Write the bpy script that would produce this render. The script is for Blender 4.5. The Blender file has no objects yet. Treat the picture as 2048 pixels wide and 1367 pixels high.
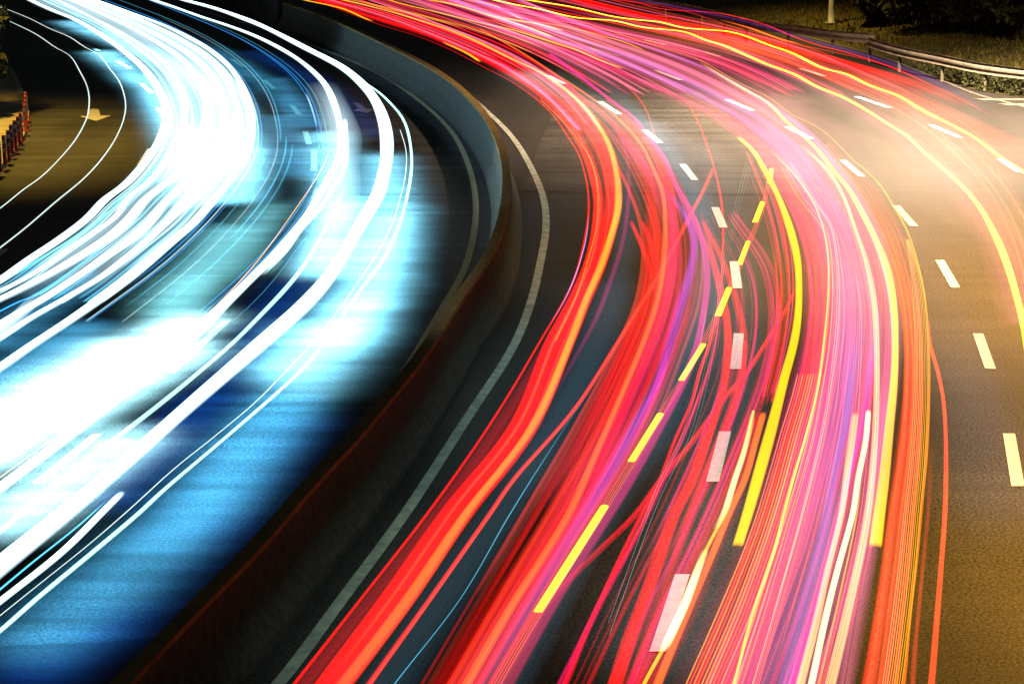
import bpy, bmesh, math, random
from mathutils import Vector, noise
random.seed(7)
R = random.random
C = bpy.context.scene.collection
sc = bpy.context.scene

# ---------------------------------------------------------------- camera
FPX, PITCH, CAMH = 4633.2, 0.23195, 7.911          # focal length in px of the 2048 px frame
cam = bpy.data.cameras.new('camera'); co = bpy.data.objects.new('camera', cam); C.objects.link(co)
cam.sensor_width = 36; cam.lens = FPX/2048*36; cam.clip_end = 2000; cam.clip_start = .5
co.location = (0, 0, CAMH); co.rotation_euler = (math.pi/2-PITCH, 0, 0)
sc.camera = co
sc.view_settings.view_transform = 'Standard'; sc.view_settings.look = 'None'
sc.view_settings.exposure = 0; sc.view_settings.gamma = 1
sc.cycles.transparent_max_bounces = 160
sc.cycles.max_bounces = 2; sc.cycles.diffuse_bounces = 0; sc.cycles.glossy_bounces = 1
sc.cycles.sample_clamp_indirect = 1.0
sc.cycles.use_denoising = True

# ---------------------------------------------------------------- night sky
w = bpy.data.worlds.new('World'); sc.world = w; w.use_nodes = True
nt = w.node_tree; bg = nt.nodes['Background']
sky = nt.nodes.new('ShaderNodeTexSky'); sky.sky_type = 'NISHITA'; sky.sun_disc = False
sky.sun_elevation = math.radians(3); sky.sun_rotation = math.radians(200)
nt.links.new(sky.outputs[0], bg.inputs[0]); bg.inputs[1].default_value = .012
sl = bpy.data.lights.new('dim_fill_sun', 'SUN'); sl.energy = .03; sl.angle = math.radians(1); sl.color = (.8, .9, 1)  # dim sun added as weak fill
so = bpy.data.objects.new('dim_fill_sun', sl); C.objects.link(so); so.rotation_euler = (math.radians(50), 0, math.radians(20))

# ---------------------------------------------------------------- geometry of the view: a spot in the photo -> a point of the place
def gp(x, y, z=0.):
    u, v = x-1024, y-683.5
    dy = math.cos(PITCH)*FPX-v*math.sin(PITCH); dz = -math.sin(PITCH)*FPX-v*math.cos(PITCH)
    t = (CAMH-z)/(-dz)
    return Vector((u*t, dy*t, z))
def lamp(kind, name, loc, power, color, **k):
    l = bpy.data.lights.new(name, kind); l.energy = power; l.color = color
    for a, b in k.items():
        if a != 'rot': setattr(l, a, b)
    o = bpy.data.objects.new(name, l); C.objects.link(o); o.location = loc
    o.rotation_euler = k.get('rot', (0, 0, 0))
    return o
# light thrown on the road by the headlamps: soft unseen lamps added under the trails, at lamp height, shining down, plus fills off the trails
def glow(x0, y0, x1, y1, power, color, z=.66, wd=.5, name='headlamp_and_fill', tilt=0., spread=2.1):
    a, b = gp(x0, y0, z), gp(x1, y1, z); m = (a+b)/2; d = b-a
    return lamp('AREA', name, m, power, color, shape='RECTANGLE', size=d.length, size_y=wd, spread=spread,
                rot=(tilt, 0, math.atan2(d.y, d.x)))
WH, BL, CY, MN = (.24, .76, 1.), (.012, .18, .9), (.1, .58, 1.), (.22, .7, .75)
GLOWS = [
 (130, 5, 330, 75, 500, WH), (330, 75, 440, 140, 600, WH), (440, 140, 480, 230, 600, WH), (485, 225, 470, 335, 800, WH),
 (200, 60, 310, 130, 500, WH), (310, 130, 375, 240, 700, WH), (375, 240, 390, 340, 800, WH),
 (300, 20, 430, 60, 60, CY), (430, 60, 560, 140, 160, CY), (540, 110, 620, 200, 220, CY), (560, 180, 600, 290, 200, CY),
 (400, 545, 200, 650, 700, WH), (380, 600, 60, 760, 800, WH), (260, 590, -20, 740, 800, WH), (110, 700, -80, 820, 800, WH), (260, 760, -20, 940, 500, WH), (470, 380, 330, 545, 200, MN), (540, 340, 440, 470, 110, MN),
 (650, 210, 670, 340, 400, WH), (690, 330, 650, 470, 800, WH), (765, 250, 785, 360, 300, WH),
 (785, 350, 740, 500, 700, WH), (750, 480, 660, 610, 700, WH), (640, 560, 560, 660, 400, WH), (705, 560, 600, 690, 240, WH),
 (620, 640, 470, 800, 220, CY), (500, 780, 300, 990, 270, CY), (330, 940, 40, 1180, 160, CY), (590, 700, 400, 910, 200, CY), (400, 890, 200, 1080, 80, CY),
 (440, 840, 200, 1070, 110, BL), (220, 1060, 40, 1215, 90, BL), (590, 730, 370, 960, 130, BL), (390, 950, 150, 1150, 50, BL), (600, 480, 430, 690, 110, BL), (430, 690, 190, 900, 110, BL), (180, 560, -40, 700, 200, CY), (170, 470, -40, 610, 120, CY),
 (500, 60, 640, 120, 60, BL), (640, 120, 760, 220, 60, BL),
]
GLOWS = [(*g[:5], (.42, .88, .97)) if g[1] > 540 and g[5] == WH and g[0] < 420 else g for g in GLOWS]
for g in GLOWS: glow(*g[:4], g[4]*({WH: 1.3, CY: .62, BL: .5, MN: 2.}.get(g[5], .95))*(.6 if g[1] > 500 and g[5] == WH else 1), g[5], wd=.7, spread=1.95 if g[5] not in (CY, BL) else 1.6)
for g in [(1215, 480, 1180, 640, 7, (.5,.8,1)), (1180, 640, 1080, 860, 7, (.5,.8,1)), (1400, 230, 1470, 420, 30, (.7,.9,1)), (1470, 420, 1470, 620, 26, (.7,.9,1)),
          (1470, 620, 1420, 900, 20, (.7,.9,1)), (1420, 900, 1320, 1200, 18, (.75,.9,1)), (1090, 330, 1080, 560, 5, (.6,.95,.9)), (1060, 560, 880, 900, 6, (.6,.95,.9)), (880, 900, 640, 1250, 5, (.7,.95,.75)),
          (1040, 100, 1280, 200, 90, (.5,1,.88)), (1290, 190, 1400, 280, 50, (.75,.9,1)), (1800, 380, 1920, 600, 16, (.7,.8,1)), (1920, 600, 2010, 920, 20, (.65,.78,1)), (1240,190,1330,290,20,(.6,.9,.9))]:
    glow(*g, z=.6, wd=.9, spread=2.7)  # soft lamps added between the lanes, standing for weak light of departing headlamps
for g in [(600, 55, 740, 118, 24, (.45,.75,1)), (740, 118, 850, 195, 24, (.45,.75,1)), (850, 195, 915, 285, 24, (.45,.75,1)), (915, 285, 935, 420, 40, (.6,.85,1))]:
    glow(*g, z=.8, wd=.4, spread=2.2, tilt=math.radians(78))  # unseen fill lamps added to light the barrier face
for g in [(840, 190, 930, 330, 10, (.8,.85,.8)), (930, 330, 900, 600, 7, (.8,.85,.7))]: glow(*g, z=1.3, wd=.6, spread=3.)  # wide unseen fills added for the road and barrier here
# sodium street lighting comes with each street lamp below

# ---------------------------------------------------------------- materials
def mat(name):
    m = bpy.data.materials.new(name); m.use_nodes = True
    n = m.node_tree.nodes; return m, n, m.node_tree.links, n['Principled BSDF']
def nmat(name, c1, c2, scale=8., rough=.7, bump=.2, stretch=(1, 1, 1), metal=0., detail=6., grain=None, lo=.35, hi=.65):
    m, n, l, b = mat(name)
    tc = n.new('ShaderNodeTexCoord'); mp = n.new('ShaderNodeMapping'); mp.inputs['Scale'].default_value = stretch
    tx = n.new('ShaderNodeTexNoise'); tx.inputs['Scale'].default_value = scale; tx.inputs['Detail'].default_value = detail
    rp = n.new('ShaderNodeValToRGB'); rp.color_ramp.elements[0].position = lo; rp.color_ramp.elements[1].position = hi
    rp.color_ramp.elements[0].color = (*c1, 1); rp.color_ramp.elements[1].color = (*c2, 1)
    l.new(tc.outputs['Object'], mp.inputs[0]); l.new(mp.outputs[0], tx.inputs[0]); l.new(tx.outputs[0], rp.inputs[0])
    l.new(rp.outputs[0], b.inputs['Base Color'])
    b.inputs['Roughness'].default_value = rough; b.inputs['Metallic'].default_value = metal
    bp = n.new('ShaderNodeBump'); bp.inputs['Strength'].default_value = bump; bp.inputs['Distance'].default_value = .02
    l.new(tx.outputs[0], bp.inputs['Height']); l.new(bp.outputs[0], b.inputs['Normal'])
    return m
def asphalt(name, base, grain=.5, streak=.35):
    m, n, l, b = mat(name)
    tc = n.new('ShaderNodeTexCoord')
    def nz(scale, st=(1, 1, 1), det=3, out=(0, 1)):
        mp = n.new('ShaderNodeMapping'); mp.inputs['Scale'].default_value = st
        t = n.new('ShaderNodeTexNoise'); t.inputs['Scale'].default_value = scale; t.inputs['Detail'].default_value = det
        r = n.new('ShaderNodeMapRange'); r.inputs[1].default_value = .36; r.inputs[2].default_value = .64
        r.inputs[3].default_value, r.inputs[4].default_value = out
        l.new(tc.outputs['Object'], mp.inputs[0]); l.new(mp.outputs[0], t.inputs[0]); l.new(t.outputs[0], r.inputs[0])
        return r.outputs[0], t.outputs[0]
    def mul(a, c):
        x = n.new('ShaderNodeMath'); x.operation = 'MULTIPLY'; l.new(a, x.inputs[0]); l.new(c, x.inputs[1]); return x.outputs[0]
    g, graw = nz(30, det=2, out=(1-grain, 1+grain))
    s, _ = nz(1., (.22, 2.2, 1), 5, (1-streak, 1+streak))
    k, _ = nz(.35, (1.6, .35, 1), 4, (.72, 1.25))
    v = mul(mul(g, s), k)
    mx = n.new('ShaderNodeVectorMath'); mx.operation = 'SCALE'; mx.inputs[0].default_value = base
    l.new(v, mx.inputs['Scale']); l.new(mx.outputs[0], b.inputs['Base Color'])
    b.inputs['Roughness'].default_value = .62
    b.inputs['Specular IOR Level'].default_value = .35
    bp = n.new('ShaderNodeBump'); bp.inputs['Strength'].default_value = .35; bp.inputs['Distance'].default_value = .01
    l.new(graw, bp.inputs['Height']); l.new(bp.outputs[0], b.inputs['Normal'])
    return m
M = dict(
 asphalt=asphalt('asphalt', (.042, .042, .043), .75, .1),
 left=asphalt('streaked_asphalt', (.042, .043, .045), .6, .4),  # tone streaked across the road
 patch=asphalt('shade_and_dark_barrier', (.02, .021, .024), .5, .5),  # road shade put into the colour; the dark barrier uses it too
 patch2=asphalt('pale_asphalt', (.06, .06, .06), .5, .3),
 paint=nmat('white_road_paint', (.5, .5, .52), (.64, .64, .67), 9, .6, .1),
 dim=nmat('faded_white_road_paint', (.12, .12, .11), (.2, .2, .18), 7, .7, .1),
 brown=nmat('shadowed_road_paint', (.1, .085, .06), (.16, .14, .1), 7, .7, .1),  # shadowed look of the oncoming dashes put into a tan colour
 oldpaint=nmat('worn_yellow_road_paint', (.34, .3, .17), (.5, .44, .26), 7, .7, .1, (1, 1, 1)),
 edge=nmat('worn_white_road_paint', (.34, .4, .36), (.62, .68, .62), 5, .7, .1),
 conc=nmat('weathered_concrete', (.045, .052, .043), (.085, .092, .078), 9, .9, .08, (1, 1, 1)),
 kerb=nmat('kerb_stone', (.3, .27, .2), (.42, .38, .28), 5, .8, .2),
 pave=nmat('pavement_slab', (.24, .22, .17), (.34, .31, .25), 3, .85, .2),
 ochre=nmat('ochre_stained_coping', (.2, .12, .03), (.3, .19, .05), 5, .8, .2),
 steel=nmat('galvanised_steel', (.2, .19, .16), (.32, .3, .25), 4, .6, .05, metal=0),
 pole=nmat('grey_painted_steel', (.4, .42, .43), (.5, .52, .53), 4, .5, .02),
 grass=nmat('grass_ground', (.04, .04, .008), (.1, .085, .015), 2.2, .95, .6, detail=9),
 leafd=nmat('dark_leaves', (.02, .025, .008), (.045, .05, .014), 2, .8, 0),
 leaf=nmat('leaves', (.025, .035, .008), (.055, .065, .016), 3, .75, 0),
 blade=nmat('grass_blades', (.08, .085, .012), (.18, .15, .03), 1.5, .8, 0),
 bark=nmat('bark', (.06, .045, .03), (.11, .085, .06), 5, .9, .4),
 redp=nmat('red_plastic', (.14, .008, .006), (.2, .012, .008), 4, .5, .02),
 whitep=nmat('white_reflective_band', (.3, .29, .25), (.38, .36, .3), 4, .4, .02),
 soil=nmat('dry_soil', (.06, .05, .03), (.1, .08, .05), 3, .95, .5),
 crack=nmat('tar_seam', (.012, .012, .012), (.02, .02, .02), 3, .6, .1),
)
def emis(name, col, k):
    m, n, l, b = mat(name); b.inputs['Emission Color'].default_value = (*col, 1); b.inputs['Emission Strength'].default_value = k
    b.inputs['Base Color'].default_value = (.8, .8, .8, 1); return m
M['sodium'] = emis('lit_sodium_glass', (1, .7, .35), 30)

# light of a passing lamp: it adds light and hides nothing behind it
def trail_material():
    m, n, l, b = mat('light_trail'); n.remove(b); out = n['Material Output']
    col = n.new('ShaderNodeAttribute'); col.attribute_name = 'glow'
    sf = n.new('ShaderNodeAttribute'); sf.attribute_name = 'shape'
    uv = n.new('ShaderNodeUVMap'); uv.uv_map = 'UVMap'
    sx = n.new('ShaderNodeSeparateXYZ'); l.new(uv.outputs[0], sx.inputs[0])
    sh = n.new('ShaderNodeSeparateXYZ'); l.new(sf.outputs['Vector'], sh.inputs[0])   # x softness, y stripes, z stripe frequency
    def mt(op, a, b2=None, cl=False):
        x = n.new('ShaderNodeMath'); x.operation = op; x.use_clamp = cl
        for i, q in enumerate((a, b2)):
            if q is None: continue
            if isinstance(q, (int, float)): x.inputs[i].default_value = q
            else: l.new(q, x.inputs[i])
        return x.outputs[0]
    p = mt('DIVIDE', mt('SUBTRACT', 1., mt('ABSOLUTE', sx.outputs[0])), sh.outputs[0], True)
    p = mt('MULTIPLY', mt('MULTIPLY', p, p), mt('SUBTRACT', 3., mt('MULTIPLY', p, 2.)))
    cb = n.new('ShaderNodeCombineXYZ'); l.new(mt('MULTIPLY', sx.outputs[0], sh.outputs[2]), cb.inputs[0]); l.new(sx.outputs[1], cb.inputs[1])
    nz = n.new('ShaderNodeTexNoise'); nz.inputs['Scale'].default_value = 1; nz.inputs['Detail'].default_value = 3
    nz.inputs['Roughness'].default_value = .7; l.new(cb.outputs[0], nz.inputs[0])
    r = n.new('ShaderNodeMapRange'); r.inputs[1].default_value = .36; r.inputs[2].default_value = .64; r.inputs[3].default_value = 0; r.inputs[4].default_value = 1.9
    l.new(nz.outputs[0], r.inputs[0])
    st = mt('ADD', mt('SUBTRACT', 1., sh.outputs[1]), mt('MULTIPLY', r.outputs[0], sh.outputs[1]))
    e = n.new('ShaderNodeEmission'); l.new(col.outputs['Color'], e.inputs[0]); ge = n.new('ShaderNodeNewGeometry'); gn = n.new('ShaderNodeSeparateXYZ'); l.new(ge.outputs['Normal'], gn.inputs[0]); up = mt('MULTIPLY', mt('SUBTRACT', gn.outputs[2], .6), 4., True)
    l.new(mt('MULTIPLY', mt('MULTIPLY', mt('MULTIPLY', mt('MULTIPLY', p, st), up), 2.), mt('SUBTRACT', 1., ge.outputs['Backfacing'])), e.inputs[1])   # a lamp shines outward only
    t = n.new('ShaderNodeBsdfTransparent'); a = n.new('ShaderNodeAddShader')
    l.new(e.outputs[0], a.inputs[0]); l.new(t.outputs[0], a.inputs[1]); l.new(a.outputs[0], out.inputs[0])
    m.cycles.emission_sampling = 'NONE'
    return m
M['trail'] = trail_material()

# ---------------------------------------------------------------- object helpers
def link(name, me, m=None, parent=None, loc=(0, 0, 0)):
    o = bpy.data.objects.new(name, me); C.objects.link(o); o.location = loc
    if m is not None and me is not None: me.materials.append(m)
    if parent is not None: o.parent = parent
    return o
def mesh(name, v, f, m, parent=None, smooth=False, loc=(0, 0, 0)):
    me = bpy.data.meshes.new(name); me.from_pydata([tuple(a) for a in v], [], f); me.update()
    if smooth: me.polygons.foreach_set('use_smooth', [True]*len(me.polygons))
    return link(name, me, m, parent, loc)
def bmo(name, bm, m, parent=None, smooth=False, loc=(0, 0, 0)):
    bmesh.ops.recalc_face_normals(bm, faces=bm.faces)
    me = bpy.data.meshes.new(name); bm.to_mesh(me); bm.free()
    if smooth: me.polygons.foreach_set('use_smooth', [True]*len(me.polygons))
    return link(name, me, m, parent, loc)
def tag(o, label=None, cat=None, group=None, kind=None):
    for k, v in (('label', label), ('category', cat), ('group', group), ('kind', kind)):
        if v: o[k] = v
    return o
def struct(o): o['kind'] = 'structure'; return o
def empty(name, loc=(0, 0, 0), rz=0):
    o = bpy.data.objects.new(name, None); C.objects.link(o); o.location = loc; o.rotation_euler = (0, 0, rz); return o
def lathe(bm, prof, n=12, x=0, y=0):
    rings = [[bm.verts.new((x+r*math.cos(2*math.pi*i/n), y+r*math.sin(2*math.pi*i/n), z)) for i in range(n)] for r, z in prof]
    for a, b in zip(rings, rings[1:]):
        for i in range(n): bm.faces.new((a[i], a[(i+1) % n], b[(i+1) % n], b[i]))
    bm.faces.new(rings[0][::-1]); bm.faces.new(rings[-1])
def crom(P, step=14.):
    """smooth line through the points"""
    P = [tuple(map(float, p)) for p in P]
    Q = [tuple(2*a-b for a, b in zip(P[0], P[1]))]+P+[tuple(2*a-b for a, b in zip(P[-1], P[-2]))]
    out = []
    for i in range(1, len(Q)-2):
        p0, p1, p2, p3 = Q[i-1:i+3]; L = math.dist(p1, p2); n = max(2, int(L/step)); n = min(n, 14)
        def tj(t, a, b): return t+max(math.dist(a, b), 1e-6)**.5
        t0 = 0; t1 = tj(t0, p0, p1); t2 = tj(t1, p1, p2); t3 = tj(t2, p2, p3)
        for k in range(n):
            t = t1+(t2-t1)*k/n
            def lp(a, b, ta, tb): return tuple((tb-t)/(tb-ta)*x+(t-ta)/(tb-ta)*y for x, y in zip(a, b))
            a1, a2, a3 = lp(p0, p1, t0, t1), lp(p1, p2, t1, t2), lp(p2, p3, t2, t3)
            b1, b2 = lp(a1, a2, t0, t2), lp(a2, a3, t1, t3)
            out.append(lp(b1, b2, t1, t2))
    out.append(P[-1]); return out
def smoothW(W, it=2):
    for _ in range(it):
        W = [W[0]]+[(W[i-1]+W[i]*2+W[i+1])/4 for i in range(1, len(W)-1)]+[W[-1]]
    return W
def side(W):
    out = []
    for i in range(len(W)):
        d = W[min(i+1, len(W)-1)]-W[max(i-1, 0)]; d.z = 0; d.normalize(); out.append(Vector((-d.y, d.x, 0)))
    return out
def line3(P, z=0, step=14, it=2): return smoothW([gp(x, y, z) for x, y in crom(P, step)], it)
def strip(name, W, wd, m, z=None, off=0., parent=None):
    S = side(W); v = []; f = []
    for p, s in zip(W, S):
        q = p.copy()
        if z is not None: q.z = z
        v += [q+s*(off-wd/2), q+s*(off+wd/2)]
    for i in range(len(W)-1): f.append((2*i, 2*i+2, 2*i+3, 2*i+1))
    o = mesh(name, v, f, m, parent)
    return o
def sweep(name, W, prof, m, parent=None, smooth=False):
    S = side(W); n = len(prof); v = []; f = []
    for p, s in zip(W, S): v += [Vector((p.x, p.y, 0))+s*a+Vector((0, 0, b)) for a, b in prof]
    for i in range(len(W)-1):
        for k in range(n): f.append((i*n+k, i*n+(k+1) % n, (i+1)*n+(k+1) % n, (i+1)*n+k))
    f += [tuple(range(n))[::-1], tuple((len(W)-1)*n+k for k in range(n))]
    bm = bmesh.new(); vs = [bm.verts.new(x) for x in v]
    for q in f: bm.faces.new([vs[k] for k in q])
    return bmo(name, bm, m, parent, smooth)

# ---------------------------------------------------------------- ground, road, markings
struct(mesh('ground', [(-400, -50, -.03), (400, -50, -.03), (400, 900, -.03), (-400, 900, -.03)], [(0, 1, 2, 3)], M['soil']))
struct(mesh('road', [(-60, 5, 0), (60, 5, 0), (60, 260, 0), (-60, 260, 0)], [(0, 1, 2, 3)], M['asphalt']))
def quadpx(name, pts, m, z=.008):
    return struct(mesh(name, [gp(x, y, z) for x, y in pts], [tuple(range(len(pts)))[::-1]], m))
# hard-edged light and shade on the road, painted as darker and paler asphalt
quadpx('shading_patch', [(262, 548), (505, 549), (565, 470), (640, 362), (440, 362), (330, 450)], M['patch'])
quadpx('shading_patch', [(500, 285), (830, 283), (830, 291), (500, 296)], M['patch'])
quadpx('shading_patch', [(-120, 1296), (-120, 1500), (130, 1500), (300, 1300), (330, 1276)], M['patch'])
quadpx('shading_patch', [(190, 58), (100, 58), (-20, 5), (-20, -60), (600, -60), (440, 55)], M['patch'])
quadpx('shading_patch', [(800, 95), (1190, 95), (900, -40), (480, -40)], M['patch'])
quadpx('shading_patch', [(60, 126), (330, 126), (340, 150), (50, 146)], M['patch'])
quadpx('shading_patch', [(1040, 382), (1660, 392), (1400, 185), (1120, 188)], M['patch2'])

def dash(p0, p1, wd=.15, m='paint', z=.012):
    a, b = gp(*p0, z), gp(*p1, z); d = (b-a); d.normalize()
    sdir = Vector((1, .0, 0))                                    # their ends are cut square to the carriageway's start
    W = [a, (a+b)/2, b]
    o = mesh('lane_dash', [a-sdir*wd/2, a+sdir*wd/2, b+sdir*wd/2, b-sdir*wd/2], [(0, 1, 2, 3)], M[m])
    return o
LA = [((1315,1301.5),(1365,1147)),((1425,962.5),(1450.5,862)),((1471,737.5),(1477.5,666)),((1475,576),(1468,522.5)),((1447,455),(1430,414)),((1390,360),(1365,328)),((1320,285.5),(1289,260)),((1238,228),(1200,203)),((1129,167.5),(1096,151))]
LB = [((2036,971),(2018,866)),((1981,737),(1956,666.5)),((1911,574.5),(1879.5,520)),((1828,452),(1792,411)),((1724,353),(1685,320)),((1622,277.5),(1575,254)),((1506,221),(1454,199)),((1362,160),(1311,141)),((1238,112),(1182,96))]
LC = [((2110,460),(2060,410)),((2040,345),(2000,318)),((1920,275),(1862,250)),((1778,215),(1713,193)),((1648,152),(1600,137)),((1440,113),(1410,104)),((1332,90),(1290,80))]
LL = [((10,497),(-30,530)),((302,297),(280,330)),((333,239),(316,215)),((303,186),(283,167)),((260,137),(234,122)),((198,102),(168,88)),((133,68),(106,57)),((55,38),(23,26))]
LM = [((74,967),(195,867)),((341,746),(455,640)),((514,577),(560,520)),((622,420),(636,378)),((628,342),(628,300)),((618,288),(610,262)),((599,230),(583,210)),((548,178),(528,160)),((487,134),(463,118)),((-60,1080),(-20,1045))]
def ordinal(i): return ['first','second','third','fourth','fifth','sixth','seventh','eighth','ninth','tenth'][i]
mk = empty('lane_markings'); mk['kind'] = 'structure'
for D, m, wd in ((LA,'paint',.155),(LB,'paint',.155),(LC,'paint',.155),(LL,'paint',.15),(LM,'brown',.14)):
    for a, b in D:
        if a[1] < b[1]: a, b = b, a
        o = dash(a, b, wd, m); o.parent = mk
W = line3([(480,1440),(556,1367),(688,1192),(811,1025),(925,850),(1031,684),(1066,590),(1083,513),(1092,462),(1089,402),(1066,342),(1026,275),(982,230),(930,185),(850,135),(760,90),(660,50),(560,15)], .012)
struct(strip('edge_line', W, .135, M['edge']))
W = line3([(700,872),(724,846),(757,814),(807,746),(845,684),(884,617),(927,542),(947,472),(952,405),(941,342),(912,275),(880,237),(824,190),(762,150),(687,115),(600,82),(500,50),(400,22)], .012)
struct(strip('edge_line', W, .12, M['oldpaint']))
W = line3([(2120,232),(2048,213),(1948,187),(1890,163),(1836,141),(1760,112),(1650,83),(1560,60)], .012)
struct(strip('edge_line', W, .13, M['dim']))
for y0, x0 in ((197, 1945), (207, 1995)):
    quadpx('gore_stripe', [(x0, y0), (2150, y0), (2150, y0+4), (x0+22, y0+4)], M['dim'], .013)
# arrows on the road
def arrow(pts, m='paint'): return quadpx('road_arrow', pts, M[m], .013)
arrow([(175,218),(197,218),(201,231),(222,231),(192,242),(158,232),(177,232)])
arrow([(706,205),(718,206),(732,217),(748,218),(736,226),(706,221),(716,217)], 'dim')
# tar seam and gutter between edge line and barrier
W = line3([(840,710),(905,640),(958,545),(968,470),(971,400),(964,342),(940,290),(900,235),(840,188),(760,140),(680,104)], .009)
W = [p+Vector((.05*noise.noise(p*1.7)+.02*(R()-.5), 0, 0)) for p in W]
struct(strip('road_crack', W, .035, M['crack']))

# ---------------------------------------------------------------- median barrier
TOP = [(150,1460),(245,1360),(300,1302),(412,1187),(512,1087),(574,1016),(632,949),(692,889),(766,801),(847,701),(924,582),(974,517),(1002,454),(1011,410),(1015,367),(1014,325),(1004,287),(982,237),(949,200),(887,147),(787,95),(652,32),(570,5)]
W = line3(TOP, .86, 20, 6)
lf = [gp(150, 1500)-Vector((0,8,0))]+[Vector((p.x-.1, p.y, 0)) for p in W]+[gp(480,-30), gp(250,-95)]
v = []; f = []
for p in lf: v += [(p.x, p.y, .004), (-60, p.y, .004)]
for i in range(len(lf)-1): f.append((2*i+1, 2*i, 2*i+2, 2*i+3))
struct(mesh('oncoming_road', v, f, M['left']))
b = empty('concrete_barrier', (W[len(W)//2].x, W[len(W)//2].y, 0)); tag(b, 'long curved concrete barrier with ochre stained top dividing the two carriageways', 'barrier')
def rel(W, o): return [p-o.location for p in W]
Wb = rel(W, b)
sweep('wall', Wb, [(.29,0),(.29,.09),(.13,.34),(.085,.8),(-.085,.8),(-.13,.34),(-.29,.09),(-.29,0)], M['conc'], b)
sweep('coping', Wb, [(.083,.802),(.08,.86),(-.08,.86),(-.083,.802)], M['ochre'], b)
W2 = [gp(x,y,.86) for x,y in [(562,2),(480,-30),(380,-60),(250,-95)]]
o = sweep('dark_barrier', W2, [(.2,0),(.12,.4),(.1,.86),(-.1,.86),(-.12,.4),(-.2,0)], M['patch'])
tag(o, 'dark barrier beginning where the concrete barrier ends at the top', 'barrier')

# ---------------------------------------------------------------- guardrails, verge, lamp posts
def guardrail(pts, label, zt=.76):
    W = line3(pts, zt, 20, 3); c = Vector((W[0].x, W[0].y, 0))
    e = empty('guardrail', c); tag(e, label, 'guardrail', 'steel guardrails along the verge'); Wl = rel(W, e)
    pr = [(0,.0),(.04,-.03),(.045,-.07),(.0,-.115),(0,-.165),(.045,-.21),(.04,-.26),(0,-.29)]
    prof = [(a,zt+b) for a,b in pr]+[(a-.012,zt+b) for a,b in pr[::-1]]
    sweep('rail', Wl, prof, M['steel'], e)
    acc = 0; last = W[0]; first = True
    for i, p in enumerate(W):
        acc += (p-last).length; last = p
        if acc > 2 or first:
            acc = 0; first = False; bm = bmesh.new(); lathe(bm, [(.05, 0), (.05, zt-.1)], 8)
            s = side(W)[i]; bmo('post', bm, M['steel'], e, loc=Wl[i]*1+Vector((0, 0, -Wl[i].z))+s*.09)
    return W
G1 = guardrail([(1100,-30),(1230,-8),(1349,4),(1424,20),(1486,39),(1536,46),(1573,47),(1636,57),(1711,66),(1750,68)], 'far steel guardrail curving in front of the lawn, ending above the nearer rail')
G2 = guardrail([(1735,74),(1770,86),(1820,98),(1880,109),(1948,124),(2048,137),(2180,150)], 'near steel guardrail at the upper right with weeds growing beneath it')
# verge: bank of grass rising behind the rails
edgeP = [gp(x,y) for x,y in [(2600,330),(2200,235),(2048,196),(1948,180),(1870,152),(1790,119),(1700,95),(1560,62),(1400,30),(1200,0),(900,-30),(500,-60)]]
nx = 44; v = []; f = []
for i, p in enumerate(edgeP):
    d = (edgeP[min(i+1,11)]-edgeP[max(i-1,0)]); d.normalize(); nrm = Vector((d.y,-d.x,0))
    if nrm.x < 0 and nrm.y < 0: nrm = -nrm
    if nrm.y < .25: nrm.y = .25; nrm.normalize()
    for k in range(nx):
        t = (k/(nx-1))**1.7*120; q = p+nrm*t; z = .01+min(max(0,t-.2)*.12,14)+.05*noise.noise(q*.6)*min(1,t)
        v.append((q.x,q.y,z))
for i in range(len(edgeP)-1):
    for k in range(nx-1): f.append((i*nx+k,i*nx+k+1,(i+1)*nx+k+1,(i+1)*nx+k))
vm = struct(mesh('grass_verge', v, f, M['grass'], smooth=True))
from mathutils.bvhtree import BVHTree
bvh = BVHTree.FromPolygons([Vector(a) for a in v], f)
def zat(x, y):
    h = bvh.ray_cast(Vector((x, y, 60)), Vector((0, 0, -1))); return h[0].z if h[0] else 0.
def onground(px, py):
    """the point of the verge seen at that spot"""
    o = Vector((0, 0, CAMH)); d = (gp(px, py)-o).normalized(); h = bvh.ray_cast(o, d)
    return h[0] if h[0] else gp(px, py)
def leafcloud(bm, c, rx, ry, rz, n, s, gaps=.35, seed=0):
    k = 0; t = 0
    while k < n and t < n*8:
        t += 1; d = Vector((R()*2-1, R()*2-1, R()*2-1))
        if d.length > 1 or d.length < .25: continue
        p = Vector((c[0]+d.x*rx, c[1]+d.y*ry, c[2]+d.z*rz))
        if noise.noise(p*1.3+Vector((seed, 0, 0))) < gaps-.42+.25*(d.length-.5): continue
        a = Vector((R()-.5, R()-.5, R()-.5)).normalized(); b2 = a.cross(Vector((R()-.5, R()-.5, R()-.5))).normalized()
        L = s*(.6+.8*R()); q = [p-a*L, p+b2*L*.45, p+a*L, p-b2*L*.45]
        bm.faces.new([bm.verts.new(x) for x in q]); k += 1
def grassblades():
    bm = bmesh.new()
    for _ in range(16000):
        p = onground(1180+R()*900, -8+R()**1.2*210)
        if p.z < .02 or p.y > 140: continue
        h = .05+.13*R(); a = R()*6.28; dx, dy = math.cos(a)*.03, math.sin(a)*.03
        q = [p+Vector((dx,dy,0)), p-Vector((dx,dy,0)), p+Vector(((R()-.5)*.12,(R()-.5)*.12,h))]
        bm.faces.new([bm.verts.new(x) for x in q])
    me = bpy.data.meshes.new('grass_tufts'); bm.to_mesh(me); bm.free(); return link('grass_tufts', me, M['blade'])
tag(grassblades(), 'dry olive grass covering the bank behind the guardrails', 'grass', kind='stuff')
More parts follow.
